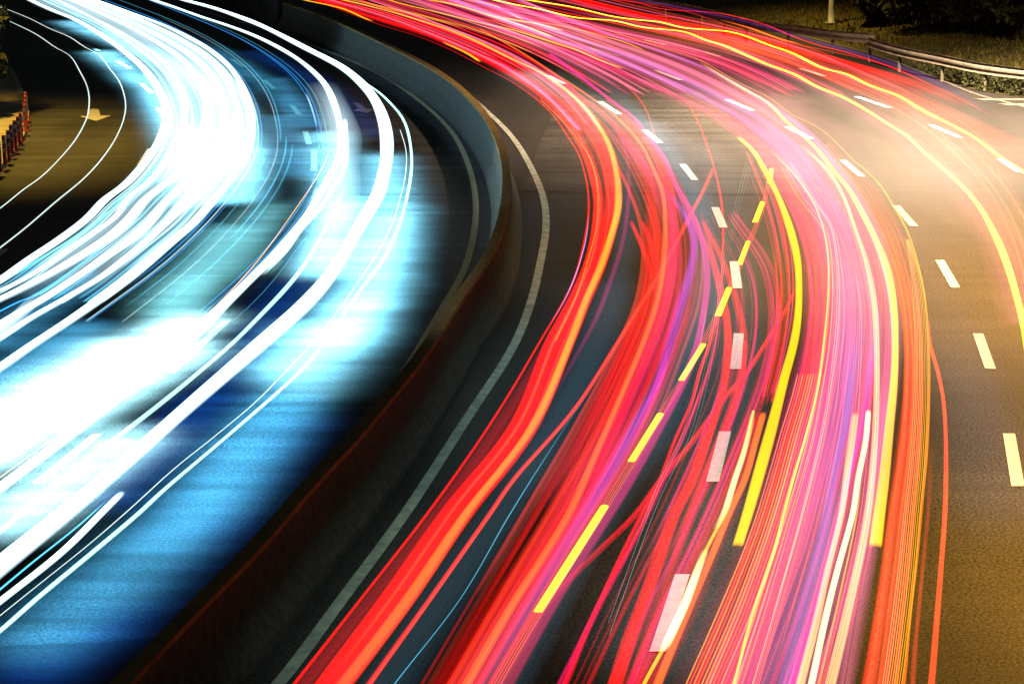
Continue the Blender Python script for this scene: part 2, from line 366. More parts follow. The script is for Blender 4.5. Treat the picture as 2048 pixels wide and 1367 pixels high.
def weeds():
    bm = bmesh.new()
    for _ in range(260):
        x = 1800+R()*290; yl = 128+(x-1800)*.19; y = yl+R()*34*(min(1, (x-1780)/110)); p = onground(x, y)
        if p.z < .005: continue
        h = .15+.4*R()
        leafcloud(bm, (p.x, p.y, p.z+h/2), .28, .28, h/2, 60, .05, .1)
    me = bpy.data.meshes.new('weeds'); bm.to_mesh(me); bm.free(); return link('weeds', me, M['leaf'])
tag(weeds(), 'tangled green weeds growing below the near guardrail', 'weeds', kind='stuff')
def bush(px, py, rx, rz, label, n=2600, ls=.12):
    p = onground(px, py); e = empty('shrub', p); tag(e, label, 'shrub', 'dark shrubs on the bank')
    bm = bmesh.new(); sd = R()*90
    leafcloud(bm, (0,0,rz*.95), rx, rx*.8, rz, n, ls, .3, sd)
    for k in range(4): leafcloud(bm, ((R()-.5)*rx*1.3,(R()-.5)*rx,rz*(1+.6*R())), rx*.5, rx*.5, rz*.5, n//6, ls, .3, sd+k)
    me = bpy.data.meshes.new('foliage'); bm.to_mesh(me); bm.free(); link('foliage', me, M['leafd'], e)
    bm = bmesh.new()
    for k in range(5):
        a = k*1.3; lathe(bm, [(.04,0),(.03,rz*.6),(.012,rz*1.2)], 6, .15*math.cos(a), .15*math.sin(a))
    bmo('stem', bm, M['bark'], e)
for a in ((1765,48,1.1,.9,'small dark shrub nearest the lamp post on the bank'),
          (1850,60,1.6,1.3,'second dark shrub from the lamp post, behind the near guardrail'),
          (1945,66,1.5,1.2,'dark shrub in the middle of the row behind the near guardrail'),
          (2040,78,1.7,1.4,'dark shrub at the right end of the row above the near guardrail'),
          (1800,22,2.2,2.1,'tall dark shrub at the back left of the bank thicket'),
          (1920,22,2.4,2.2,'tall dark shrub at the back centre of the bank thicket'),
          (2035,28,2.3,2.1,'tall dark shrub at the back right of the bank thicket')): bush(*a)

def lamp_post(x, y, z, ax, ay, label, power, col, H=9.5, spread=90):
    e = empty('street_lamp', (x,y,z)); tag(e, label, 'street lamp', 'street lamps beside the carriageways')
    bm = bmesh.new(); lathe(bm, [(.2,0),(.2,.03),(.11,.04),(.105,.5),(.1,.52),(.055,H)], 14); bmo('pole', bm, M['pole'], e, True)
    bm = bmesh.new(); lathe(bm, [(.22,0),(.22,.02)], 12); 
    for k in range(4): lathe(bm, [(.02,.02),(.02,.06)], 6, .17*math.cos(k*1.57+.78), .17*math.sin(k*1.57+.78))
    bmo('base_plate', bm, M['pole'], e, loc=(0,0,.032))
    d = Vector((ax,ay,0)); L = d.length; d.normalize(); s = Vector((-d.y,d.x,0))
    bm = bmesh.new(); ring = []
    for i in range(7):
        t = i/6; c = d*(L*t)+Vector((0,0,H-.05+.5*math.sin(t*1.3))); ring.append([bm.verts.new(c+s*(.04*math.cos(a))+Vector((0,0,.04*math.sin(a)))) for a in (0,1.57,3.14,4.71)])
    for a, b2 in zip(ring, ring[1:]):
        for k in range(4): bm.faces.new((a[k],a[(k+1)%4],b2[(k+1)%4],b2[k]))
    bmo('arm', bm, M['pole'], e)
    c = d*(L+.25)+Vector((0,0,H+.42))
    bm = bmesh.new(); bmesh.ops.create_cube(bm, size=1); bmesh.ops.scale(bm, vec=(.75,.3,.14), verts=bm.verts); bmesh.ops.bevel(bm, geom=bm.edges[:], offset=.03, segments=2)
    o = bmo('lamp_head', bm, M['pole'], e, loc=c); o.rotation_euler = (0,0,math.atan2(d.y,d.x))
    bm = bmesh.new(); bmesh.ops.create_cube(bm, size=1); bmesh.ops.scale(bm, vec=(.5,.22,.03), verts=bm.verts)
    g = bmo('lamp_glass', bm, M['sodium'], o, loc=(0,0,-.09))
    w0 = Vector((x,y,z))+c+Vector((0,0,-.2))
    lamp('SPOT', 'sodium_lamp', w0, power, col, spot_size=math.radians(spread), spot_blend=1., shadow_soft_size=.25)
p = onground(1662, 48)
SOD = (1, .62, .3)
lamp_post(p.x, p.y, p.z, -3, -2, 'grey steel lamp post rising from the lawn behind the far guardrail', 6000, (1,.62,.14))
lamp_post(18, 57, .3, -7.2, 0, 'lamp post beside the right carriageway, out of the picture', 60000, (1,.68,.42), spread=132)
lamp_post(17.5, 39, .3, -5.2, 0, 'middle lamp post on the right verge, out of the picture', 60000, (1,.5,.13), spread=110)
lamp_post(15.5, 23, .3, -4.2, 0, 'nearest lamp post on the right verge, out of the picture', 46000, (1,.48,.07), spread=104)
lamp_post(-17.5, 54, .15, 5, 0, 'lamp post beside the left carriageway, out of the picture', 10000, (1,.6,.08), spread=88)

# ---------------------------------------------------------------- left pavement, kerb, bollards, tree
K = [(-60,470),(-20,372),(25,320),(45,292),(58,262),(61,232),(56,212),(46,188),(38,165),(22,140),(5,126),(-30,105),(-90,75)]
Wk = line3(K, 0, 14, 3)
S = side(Wk); sg = -1 if S[0].x > 0 else 1
v = []; f = []
for p, s in zip(Wk, S): v += [p+s*sg*.12+Vector((0,0,.12)), p+s*sg*14+Vector((0,0,.14))]
for i in range(len(Wk)-1): f.append((2*i,2*i+2,2*i+3,2*i+1))
struct(mesh('pavement', v, f, M['pave']))
o = sweep('kerb', Wk, [(0,0),(.01,.13),(sg*.14,.135),(sg*.14,0)], M['kerb']); struct(o)
def make_bollard():
    e = empty('bollard'); bm = bmesh.new(); lathe(bm, [(.06,.02),(.045,.03),(.043,.6),(.034,.64)], 12); bmo('post', bm, M['redp'], e, True)
    for z in (.28,.46): 
        bm = bmesh.new(); lathe(bm, [(.047,z),(.047,z+.08)], 12); bmo('reflective_band', bm, M['whitep'], e)
    bm = bmesh.new(); lathe(bm, [(.12,0),(.12,.015),(.07,.03)], 12); bmo('foot', bm, M['redp'], e); return e
BO = [(0,342),(10,329),(18,318),(24,306),(31,297),(38,288),(43,280),(51,262),(52,252),(52.5,243),(53,236)]
where = ['cut by the left edge of the picture, nearest in the row','second nearest in the row','third nearest in the row','fourth nearest in the row','fifth nearest in the row','sixth nearest, closing the near cluster of the row','seventh nearest, just before the gap in the row','first after the gap, near the kerb corner','second after the gap in the row','third after the gap in the row','farthest of the row, by the kerb bend']
b0 = make_bollard()
for i, (x, y) in enumerate(BO):
    if i == 0: e = b0
    else:
        e = b0.copy(); C.objects.link(e)
        for ch in b0.children:
            c = ch.copy(); C.objects.link(c); c.parent = e
    e.location = gp(x, y, .13)
    tag(e, 'red and white bollard '+where[i], 'bollard', 'red and white bollards along the left kerb')
tb = gp(-45, 235, .13)
e = empty('tree', tb); tag(e, 'dark leafy tree at the upper left edge above the pavement', 'tree')
bm = bmesh.new(); lathe(bm, [(.22,0),(.16,.4),(.13,2.2),(.08,4)], 10)
bmo('trunk', bm, M['bark'], e, True)
bm = bmesh.new()
for c, r, n in (((0,0,3.2),1.0,2200),((.3,-.2,2.2),.75,1600),((.25,.3,4.2),.9,1600),((.35,-.1,1.3),.5,800),((-.6,0,3),1,1200)): leafcloud(bm, c, r, r, r*.9, n, .09, .25, 3)
me = bpy.data.meshes.new('crown'); bm.to_mesh(me); bm.free(); link('crown', me, M['leafd'], e)

# ---------------------------------------------------------------- light trails
COL = dict(white=(.62,.9,1.), blue=(.03,.35,1.), mint=(.45,1.,.9), cyan=(.1,.6,.9), grey=(.6,.75,.7), red=(1.,.002,.001), crimson=(1.,.002,.018),
  pink=(1.,.05,.22), rose=(1.,.2,.32), magenta=(.85,.005,.3), violet=(.4,.06,.8), orange=(1.,.13,.01), coral=(1.,.07,.025), amber=(1.,.42,.01), yellow=(1.35,.64,.0),
  peach=(1.,.42,.14), cream=(1.,.85,.35), gold=(1.,.6,.02), slate=(.035,.085,.12), navy=(.05,.08,.35), teal=(.03,.2,.2), lilac=(.85,.22,.7))
class TB:
    def __init__(s): s.v = []; s.f = []; s.c = []; s.uv = []; s.sh = []
    def add(s, W, wd, h, col, soft, st, fq, fs, fe, org, col2=None):
        S = side(W); N = len(W); seed = R()*50; base = len(s.v); n = 8
        cs = [(math.cos(2*math.pi*k/n), math.sin(2*math.pi*k/n)) for k in range(n)]
        L = [0.]
        for a, b in zip(W, W[1:]): L.append(L[-1]+(b-a).length)
        for i, (p, sd) in enumerate(zip(W, S)):
            g = 1.
            if fs: g *= min(1, (L[i]+fs*.02)/fs)
            if fe: g *= min(1, (L[-1]-L[i]+fe*.02)/fe)
            g *= .92+.3*(noise.noise(p*.3+Vector((seed,0,0)))+.5)
            q = i/(N-1); cc = [col[j]*(1-q)+(col2 or col)[j]*q for j in range(3)]
            wm = 1+.3*noise.noise(p*.22+Vector((0,seed,0)))
            for a, b in cs:
                s.v.append(p-org+sd*(a*wm*wd/2)+Vector((0,0,b*h/2))); gg = g if b > -.01 else 0; s.c += [cc[0]*gg, cc[1]*gg, cc[2]*gg, 1.]
                s.uv.append((a, seed)); s.sh += [soft, st, fq]
        for i in range(N-1):
            for k in range(n): s.f.append((base+i*n+k, base+i*n+(k+1)%n, base+(i+1)*n+(k+1)%n, base+(i+1)*n+k))
        s.f += [tuple(base+k for k in range(n))[::-1], tuple(base+(N-1)*n+k for k in range(n))]
    def build(s, name, parent=None, loc=(0,0,0)):
        me = bpy.data.meshes.new(name); me.from_pydata([tuple(a) for a in s.v], [], s.f); me.update()
        me.polygons.foreach_set('use_smooth', [True]*len(me.polygons))
        ca = me.attributes.new('glow', 'FLOAT_COLOR', 'POINT'); ca.data.foreach_set('color', s.c)
        sa = me.attributes.new('shape', 'FLOAT_VECTOR', 'POINT'); sa.data.foreach_set('vector', s.sh)
        ul = me.uv_layers.new(name='UVMap')
        ul.data.foreach_set('uv', [q for lp in me.loops for q in s.uv[lp.vertex_index]])
        return link(name, me, M['trail'], parent, loc)
def run_on(P):
    """a trail that reaches the near end of the view goes on under the camera"""
    P = list(P)
    if 1355 < P[-1][1] < 1390: (a, b), (c, d) = P[-2:]; P.append((c+(c-a)/(d-b)*80, d+80))
    return P
def T(label, pts, wd, col, k, z=.75, h=None, soft=.6, st=.4, fq=None, fs=0, fe=0, group=None, cat='light trail', name='light_trail', kind=None):
    pts = run_on(pts); W = line3(pts, z, 10, 1); org = Vector((W[0].x, W[0].y, z)); t = TB()
    cl, k2 = (col if isinstance(col, tuple) else (col, col)), (k if isinstance(k, tuple) else (k, k)); c = tuple(q*k2[0] for q in COL[cl[0]]); c2 = tuple(q*k2[1] for q in COL[cl[1]]); h = h if h is not None else min(max(.03, wd*.5), .14)
    t.add(W, wd, h, c, soft, st, fq if fq else max(3., wd*60), fs, fe, org, c2)
    o = t.build(name, None, org); tag(o, label, cat, group, kind); return o
def byY(P, ys):
    Q = sorted(crom(P, 10), key=lambda p: p[1]); out = []; j = 0
    for y in ys:
        while j < len(Q)-2 and Q[j+1][1] < y: j += 1
        (xa, ya), (xb, yb) = Q[j], Q[j+1]; t = (y-ya)/(yb-ya) if yb != ya else 0; out.append((xa+(xb-xa)*t, y))
    return out
def fan(label, Lp, Rp, n, cols, k, wd, z=.75, h=.03, soft=.8, even=False, kv=.6, part=.5, cat='light streaks', st=0., zv=.15):
    """a field of fine streaks nobody could count, between two guide lines"""
    Lp, Rp = run_on(Lp), run_on(Rp)
    y0, y1 = max(min(p[1] for p in Lp), min(p[1] for p in Rp)), min(max(p[1] for p in Lp), max(p[1] for p in Rp))
    N = max(8, int((y1-y0)/14)); ys = [y0+(y1-y0)*i/N for i in range(N+1)]
    A, B = byY(Lp, ys), byY(Rp, ys); org = gp(*A[N//2], z); t = TB()
    for q in range(n):
        f = (q+.5)/n if even else R(); dr = 0 if even else (R()-.5)*.14; i0, i1 = 0, N
        if R() < part: i0 = int(R()*N*.6)
        if R() < part: i1 = max(i0+4, int(N*(.4+.6*R())))
        i1 = min(i1, N)
        if i1-i0 < 4: i0 = max(0, i1-4)
        ff = lambda i: min(1.02, max(-.02, f+dr*(i/N-.5)))
        P = [(a[0]+(b[0]-a[0])*ff(i+i0), a[1]) for i, (a, b) in enumerate(zip(A[i0:i1+1], B[i0:i1+1]))]
        zz = z+zv*(R()-.5) if not even else z
        W = smoothW([gp(x, y, z)+Vector((0, 0, zz-z)) for x, y in P], 1); kk = k*(1-kv+2*kv*R()); c = COL[random.choice(cols)]
        t.add(W, wd*(.6+.8*R()) if not even else wd, h, tuple(v*kk for v in c), soft, st, 4, 1.5 if i0 else 0, 1.5 if i1 < N else 0, org)
    o = t.build('light_streaks', None, org); tag(o, label, cat, None, 'stuff'); return o

# --- oncoming side: white headlamps
LT1 = [(-20,28),(11,40),(37,52),(75,71),(115,99),(140,111),(160,145),(172,167),(179,197),(177,225),(172,242),(150,282),(97,342),(75,361),(50,378),(0,418),(-50,450)]
LT2 = [(-10,12),(12,19),(57,37),(105,61),(140,75),(170,96),(200,111),(220,140),(237,160),(247,185),(252,215),(247,242),(232,277),(207,315),(185,341),(165,361),(140,382),(115,402),(85,428),(50,458),(0,497),(-50,535)]
T('thin pale line farthest left, curving past the road arrow', LT1, .05, 'grey', .75, h=.04, st=0, soft=.7)
T('second thin pale line from the left, curling right of the arrow', LT2, .05, 'grey', .8, h=.04, st=0, soft=.7)
EL = [(20,-20),(50,-2),(100,22),(150,42),(200,72),(250,108),(295,150),(322,195),(333,235),(326,270),(306,308),(281,342),(250,375),(209,405),(175,442),(120,484),(57,526),(0,567),(-60,600)]
ER = [(130,-20),(175,-2),(250,25),(332,56),(375,77),(425,107),(467,147),(490,190),(502,225),(504,262),(497,300),(478,340),(452,375),(425,408),(387,452),(337,494),(265,556),(150,640),(60,700),(0,742),(-60,780)]
def between(A, B, f, ys=None):
    ys = ys or [-15,0,20,40,60,85,110,140,170,200,235,270,305,342,375,405,440,480,520,556,600,640,700]
    return [(a[0]+(b[0]-a[0])*f, a[1]) for a, b in zip(byY(A, ys), byY(B, ys))]
T('broad white trail forming the left edge of the white mass', EL, .26, 'white', 2.2, h=.16, soft=.8, st=.4)
T('broad white trail forming the right edge of the upper white mass', ER, .26, 'white', 2.0, h=.16, soft=.8, st=.3)
L2 = [(75,-15),(140,15),(210,52),(270,85),(330,130),(362,180),(372,225),(366,270),(345,315),(310,357),(252,405),(237,432),(210,455),(150,494),(85,540),(45,565),(0,586),(-50,605)]
T('white trail second from the left edge of the white mass', L2, .17, 'white', 1.7, h=.12, soft=.8)
L3 = [(95,-15),(170,15),(250,52),(310,85),(372,130),(405,180),(416,225),(410,270),(388,315),(350,357),(290,405),(262,440),(225,475),(165,515),(95,556),(30,590),(-40,622)]
T('white trail third from the left edge of the white mass', L3, .3, 'white', 1.5, h=.14, soft=.9, st=.5)
L4 = [(110,-15),(190,15),(275,52),(340,85),(400,125),(437,170),(450,215),(448,262),(432,315),(400,350),(375,374),(335,405),(312,437),(275,477),(212,519),(162,554),(100,595),(0,655),(-50,690)]
T('white trail above the long dark slots in the pale road', L4, .24, 'white', 1.7, h=.14, soft=.85, st=.35)
L5 = [(125,-15),(205,12),(300,50),(362,82),(420,118),(458,165),(473,215),(473,262),(458,315),(435,350),(410,387),(375,415),(337,447),(287,492),(217,549),(130,602),(60,642),(0,682),(-50,712)]
T('white trail between the two lower dark slots', L5, .2, 'white', 1.6, h=.12, soft=.85, st=.3)
L6 = [(50,-15),(100,8),(175,45),(235,78),(290,122),(330,170),(345,225),(342,262),(322,310),(296,350),(262,385),(240,410),(200,440),(150,478),(85,518),(30,552),(-40,585)]
T('blue fringed white trail along the left side of the mass', L6, .09, 'cyan', .8, h=.08)
T('blue fringed line sweeping out at the left edge of the picture', [(225,490),(180,520),(130,555),(80,590),(40,605),(0,625),(-40,645)], .06, 'blue', 1., h=.06, fs=3)
T('short white trail starting low at the left edge', [(80,590),(30,640),(-40,690)], .3, 'white', .8, h=.1, fs=3, st=.5)
P7 = [(250,-15),(297,0),(350,18),(400,36),(460,56),(512,76),(562,101),(600,125),(630,150),(652,175),(667,207),(677,240),(684,275),(682,310),(668,342),(640,392),(612,440),(562,502),(512,553),(440,624),(381,684),(250,790),(120,892),(0,984),(-60,1030)]
T('white trail running to the left corner beside the dark lane dashes', P7, .24, 'white', 2.2, h=.15, soft=.8, st=.3)
T('narrow white trail tucked right of the corner trail', [(690,240),(692,290),(688,342),(664,382),(637,424),(600,464),(570,505),(520,556)], .15, 'white', 1.6, h=.1, fs=2, fe=2)
T('hairline above the trail to the left corner', [(660,300),(642,342),(580,435),(512,527),(420,625),(350,684),(250,766),(120,868),(0,956),(-40,985)], .028, 'peach', .8, h=.03, st=0, fs=2)
P8 = [(320,-15),(358,0),(430,20),(512,50),(562,74),(612,100),(687,140),(725,172),(752,207),(766,240),(773,275),(773,325),(768,350),(757,392),(727,444),(695,500),(660,556),(612,612),(512,702),(400,800),(280,906),(140,1026),(0,1140),(-60,1190)]
T('broadest white trail crossing from the top to the lower left', P8, .34, 'white', 2.4, h=.17, soft=.7, st=.3)
P9 = [(690,380),(655,450),(610,530),(575,575),(512,642),(470,684),(375,766),(280,842),(187,912),(50,1022),(0,1066),(-40,1095)]
T('mint trail with a white core left of the broadest one', P9, .1, 'mint', .85, h=.06, soft=.5, st=.7, fs=3)
P11 = [(700,150),(737,172),(762,190),(787,215),(805,237),(815,262),(822,300),(823,342),(812,405),(797,457),(765,525),(725,577),(687,632),(652,684),(607,739),(562,782),(512,826),(425,901),(325,986),(280,1028),(175,1117),(75,1200),(0,1266),(-50,1305)]
T('slim mint white trail nearest the barrier on the oncoming side', P11, .085, 'mint', 1.1, h=.07, soft=.6, st=.3)
T('hairline just inside the slim mint trail', [(800,260),(812,300),(812,342),(800,400),(775,470),(720,560),(640,670),(570,745),(512,804),(430,873),(350,937),(255,1023),(175,1092),(90,1160),(0,1232),(-40,1264)], .022, 'grey', .9, h=.025, st=0)
T('white bar with a rounded start above the lower left corner', [(245,988),(205,1028),(125,1107),(0,1207),(-50,1247)], .12, 'white', 2., h=.08, fs=.3, st=.3)
T('blue hairline left of the rounded white bar', [(215,1000),(160,1050),(60,1130),(0,1180),(-30,1205)], .035, 'cyan', .9, h=.03, fs=.6)
T('blue hairline crossing between oncoming trails', [(650,430),(600,490),(560,545),(512,600),(400,700)], .012, 'cyan', .5, h=.02, fs=2, fe=2, st=0)
T('forked white line splitting off before the barrier bend', [(725,165),(745,190),(760,215),(770,245),(776,275)], .05, 'white', 1.2, h=.05, fs=1, fe=2)
for f, lab in ((.22,'wide white glow along the left of the white mass'),(.5,'wide white glow down the middle of the white mass'),(.78,'wide white glow along the right of the white mass')):
    T(lab, between(EL, ER, f)[:15], 1.4, 'white', .3, h=.2, soft=1, st=.3, fe=8)
T('soft white glow around the bend of the broadest trail', [(640,170),(670,230),(682,290),(680,350),(668,420),(640,500),(590,580)], 1.0, 'white', .35, h=.2, soft=1, fs=6, fe=8)
fan('fine blue white streaks among the oncoming trails', [(150,-10),(330,60),(430,130),(480,220),(480,300),(420,390),(300,510),(120,640)], [(290,-10),(520,90),(620,170),(650,240),(660,310),(640,390),(540,520),(400,650)], 14, ['white','cyan','blue'], .25, .05, z=.65)

# --- departing side, nearest the barrier: red and orange tail lamps
RL = [(560,-20),(640,5),(750,47),(837,74),(900,100),(962,132),(1024,165),(1074,200),(1110,236),(1134,272),(1156,306),(1168,342),(1177,392),(1176,440),(1165,500),(1148,560),(1118,620),(1080,684),(1030,770),(960,880),(857,1025),(724,1196),(590,1367),(540,1430)]
RO = [(620,-12),(700,5),(762,20),(837,42),(912,67),(962,89),(1024,120),(1086,150),(1131,182),(1174,222),(1199,257),(1219,295),(1229,330),(1236,375),(1236,417),(1224,467),(1199,542),(1174,598),(1141,684),(1066,855),(935,1028),(821,1196),(692,1367),(650,1420)]
T('orange trail bounding the barrier side red band', RO, .16, ('amber','coral'), (1.,.6), h=.08, soft=.8, st=.25)
T('red trail under the orange one', [(a-14,b+2) if b > 250 else (a-10,b+4) for a,b in RO], .3, 'red', (.6,.35), h=.1, soft=.8, st=.8)
RM = [(600,-10),(700,24),(780,48),(862,74),(940,108),(1010,142),(1074,184),(1118,226),(1150,270),(1172,312),(1186,350),(1196,400),(1194,450),(1184,510),(1162,570),(1128,640),(1105,684),(1034,855),(902,1025),(782,1196),(656,1367),(615,1425)]
T('broad red trail next to the dark lane by the barrier', RM, .24, 'red', (.75,.95), h=.12, soft=.7, st=.8)
T('thin orange thread inside the broad red trail', [(1081,200),(1124,242),(1154,278),(1179,315),(1190,345),(1196,400),(1192,460),(1176,520),(1150,600),(1110,684)], .04, 'orange', .8, h=.03)
T('red hairline outermost on the barrier side', RL, .045, 'red', .55, h=.03, soft=.8)
T('dull red glow inside the outermost red hairline', [(a+22,b) for a,b in RL], .26, 'crimson', .12, h=.04, soft=.9, st=.7)
T('blue hairline beside the red band at the bend', [(1178,430),(1172,480),(1155,540),(1130,600),(1100,650)], .03, 'blue', .5, h=.03, fs=3, fe=3)
T('amber trail along the top ending before the barrier bend', [(560,-14),(600,0),(687,20),(725,37),(748,46)], .14, 'amber', .9, h=.1, fe=1)
T('amber flash beside the barrier below the top ending', [(885,86),(937,110),(962,127)], .12, 'amber', .8, h=.08, fs=1, fe=.6)
fan('crimson streaks filling the lane nearest the barrier', RM, [(a+8,b) for a,b in RO], 26, ['red','crimson','coral','red'], .3, .05, z=.72)
fan('red streaks at the top above the barrier', [(600,-12),(750,30),(880,80),(1000,135),(1080,190),(1150,260)], [(760,-12),(900,45),(1010,85),(1110,140),(1190,210),(1240,300)], 26, ['red','crimson','pink','rose'], .35, .12, z=.8, h=.08)

# lane two
RC = [(960,60),(1040,105),(1110,150),(1174,192),(1224,228),(1261,264),(1289,302),(1307,342),(1324,382),(1330,430),(1330,492),(1324,555),(1311,617),(1288,684),(1236,809),(1190,915),(1141,1025),(1081,1125),(1024,1215),(937,1367),(905,1425)]
T('orange red trail along the middle of the second lane', RC, .12, 'orange', .6, h=.07, soft=.8)
T('broad red trail down the middle of the second lane', [(a-22,b) for a,b in RC[2:]], .34, 'red', (.36,.24), h=.1, soft=.8, st=.85)
T('soft coral trail right of the second lane middle', [(a+16,b) for a,b in RC[4:]], .26, 'crimson', (.42,.15), h=.08, soft=.9, st=.6)
RD = [(1100,110),(1174,165),(1224,205),(1270,240),(1300,280),(1330,322),(1352,375),(1374,412),(1394,455),(1409,505),(1414,567),(1407,630),(1395,690),(1370,760),(1344,812),(1299,896),(1249,984),(1200,1060),(1130,1170),(1060,1290),(1010,1380)]
T('magenta trail swinging around the white lane dashes', RD, .16, ('magenta','crimson'), (.5,.12), h=.08, soft=.7, st=.5)
T('violet glow inside the magenta swing', [(1330,380),(1370,430),(1388,480),(1384,530),(1362,610),(1342,684),(1318,760),(1270,850),(1200,975),(1120,1110),(1040,1250),(960,1390)], .22, ('violet','magenta'), (.32,.02), h=.05, soft=1, st=.5, fs=3)
T('broad pink glow over the second lane', [(1230,260),(1280,320),(1320,375),(1342,440),(1345,510),(1335,590),(1310,684),(1265,790),(1200,915),(1130,1040),(1050,1180),(950,1367)], .5, ('pink','crimson'), (.25,.015), h=.06, soft=1, st=.6, fs=3)
T('violet pink streak low in the second lane', [(1336,684),(1319,759),(1290,830),(1240,920),(1186,1009),(1120,1110),(1050,1220),(960,1367),(930,1410)], .14, ('magenta','crimson'), (.3,.06), h=.05, fs=2)
T('blue haze between the pink bands of the second lane', [(1180,150),(1260,215),(1330,300),(1390,400),(1412,490),(1405,600),(1375,700),(1310,840),(1220,990),(1120,1150),(1030,1290),(985,1367)], .75, ('slate','slate'), (.6,.25), h=.05, soft=1, st=.4, fs=12)
T('dim slate haze over the dark strip of the first lane', [(1150,215),(1220,300),(1252,400),(1250,480),(1235,560),(1210,640),(1180,720),(1110,850),(1010,1020),(900,1180),(780,1367),(740,1430)], .75, 'slate', .17, h=.05, soft=1, st=.4)
T('dark magenta line right of the orange band', [(1230,250),(1250,300),(1258,360),(1255,420),(1244,490),(1222,560),(1196,630),(1160,700),(1090,820)], .1, 'magenta', .13, h=.04, soft=.9, fe=6)
PK = [(1426,338),(1405,385),(1381,430),(1331,524),(1274,622),(1236,684),(1149,819),(1024,964),(982,1025),(862,1196),(745,1360),(700,1425)]
fan('four coral strands drawn diagonally across the lane line to the bottom', [(a-4,b) for a,b in PK], [(a+6,b) for a,b in PK], 4, ['coral','orange','red'], .3, .02, z=.9, even=True, part=0, kv=.1)
T('straight coral line crossing the first lane dashes diagonally', PK, .075, 'crimson', (.35,.3), z=.9, h=.04, soft=.7, st=.5)
T('cyan hairline between the two red lanes at the bottom', [(1180,780),(1120,870),(1022,1025),(922,1196),(790,1367),(760,1410)], .016, 'cyan', .45, h=.02, soft=.5, st=0, z=.4, fs=6)
T('dark red thread curling between the white lane dashes', [(1381,215),(1399,250),(1416,297),(1430,342),(1441,392),(1446,442),(1446,492),(1444,555),(1436,617),(1421,684),(1399,746),(1384,804),(1349,884),(1311,984),(1284,1030),(1249,1100),(1211,1180),(1174,1262),(1131,1367),(1110,1410)], .07, 'crimson', .45, h=.04, soft=.8, st=.4)
T('slim crimson thread crossing the teal road at the top', [(1086,94),(1154,125),(1199,143),(1249,171),(1281,202),(1297,232),(1306,260),(1312,300),(1314,342)], .06, 'crimson', .35, h=.05, fs=2, fe=3)
for i, (lab, P) in enumerate([('short crimson stroke left of the Y shaped starts', [(1261,442),(1286,500),(1306,558),(1318,600)]), ('short crimson stroke right of the other in the second lane', [(1284,442),(1299,480),(1311,525),(1322,570)]), ]):
    T(lab, P, .11, 'crimson', .4, h=.05, fs=.6, fe=3, st=.6)
T('dark crimson double stroke starting beside the fifth lane dash', [(1404,442),(1434,500),(1459,560),(1476,620),(1486,665),(1484,730),(1470,800),(1436,890),(1390,1000),(1340,1120)], .13, 'crimson', .36, h=.05, fs=.6, fe=3, st=.8)
RS = [(1400,420),(1430,540),(1450,620),(1456,684),(1449,759),(1424,850),(1381,971),(1351,1028),(1324,1102),(1294,1187),(1261,1275),(1232,1367),(1215,1420)]
T('strong red trail left of the lowest white dash', RS, .15, 'red', .62, h=.07, soft=.8, st=.6, fs=8)
T('dark red companion right of the strong red trail', [(a+34,b) for a,b in RS[3:]], .14, 'crimson', .22, h=.05, soft=.9, st=.8)
CR = [(1600,560),(1574,617),(1536,680),(1494,746),(1449,798),(1386,884),(1324,959),(1274,1028),(1199,1102),(1111,1190),(1030,1290)]
T('crimson line cutting diagonally from the gold trail to lower left', CR, .1, 'crimson', .4, z=.8, h=.05, soft=.8, st=.7, fs=2, fe=5)
fan('dark red streaks either side of the white lane dashes', [(1380,430),(1420,540),(1425,640),(1405,740),(1340,900),(1270,1050),(1190,1200),(1090,1400)], [(1470,430),(1545,540),(1560,640),(1540,760),(1480,920),(1420,1060),(1350,1210),(1270,1400)], 34, ['crimson','red','magenta','crimson'], .12, .05)
fan('cyan hairlines on the dark road beside the lane dashes', [(1470,300),(1440,420),(1420,540),(1400,680),(1340,860),(1280,1000),(1180,1260)], [(1530,300),(1500,420),(1470,540),(1450,680),(1420,860),(1350,1000),(1260,1260)], 10, ['cyan','slate','mint'], .14, .012, z=.3, h=.015)
fan('red streaks packed in the second lane', [(1120,200),(1190,270),(1250,380),(1280,480),(1270,600),(1230,700),(1150,850),(1040,1040),(850,1367)], [(1200,180),(1290,260),(1370,380),(1400,480),(1400,600),(1370,700),(1290,900),(1190,1060),(1010,1367)], 40, ['red','crimson','red','coral','red'], .09, .07)

# blinking indicator
BP = [(1543,338),(1524,420),(1488,510),(1447,605),(1385,725),(1292,878),(1208,1017),(1143,1120),(1078,1222),(1024,1312),(985,1380),(960,1420)]
e = empty('indicator_trail', gp(1447,605,1.)); tag(e, 'string of bright yellow flashes joined by coral threads down the centre', 'light trail')
for a, b, wd in [((1543,340),(1539,368),.11),((1525,407),(1510,446),.11),((1496,486),(1479,531),.11),((1458,579),(1436,633),.11),((1406,692),(1363,762),.11),((1320,832),(1263,924),.11),((1208,1017),(1077,1224),.1)]:
    W = [gp(a[0]+(b[0]-a[0])*i/6, a[1]+(b[1]-a[1])*i/6, 1.) for i in range(7)]
    d = (W[-1]-W[0]).normalized(); t = TB(); g = .05
    # rounded ends
    W = [W[0]-d*g]+W+[W[-1]+d*g]
    t.add(W, wd, .06, tuple(v*1.1 for v in COL['yellow']), .35, .15, 6, 0, 0, e.location); t.build('flash', e)
W = line3(BP, 1.)
for off in (-.035,-.012,.012,.035):
    t = TB(); S = side(W); t.add([p+s*off for p,s in zip(W,S)], .016, .016, tuple(v*.45 for v in COL['coral']), .6, 0, 2, 0, 0, e.location); t.build('thread', e)

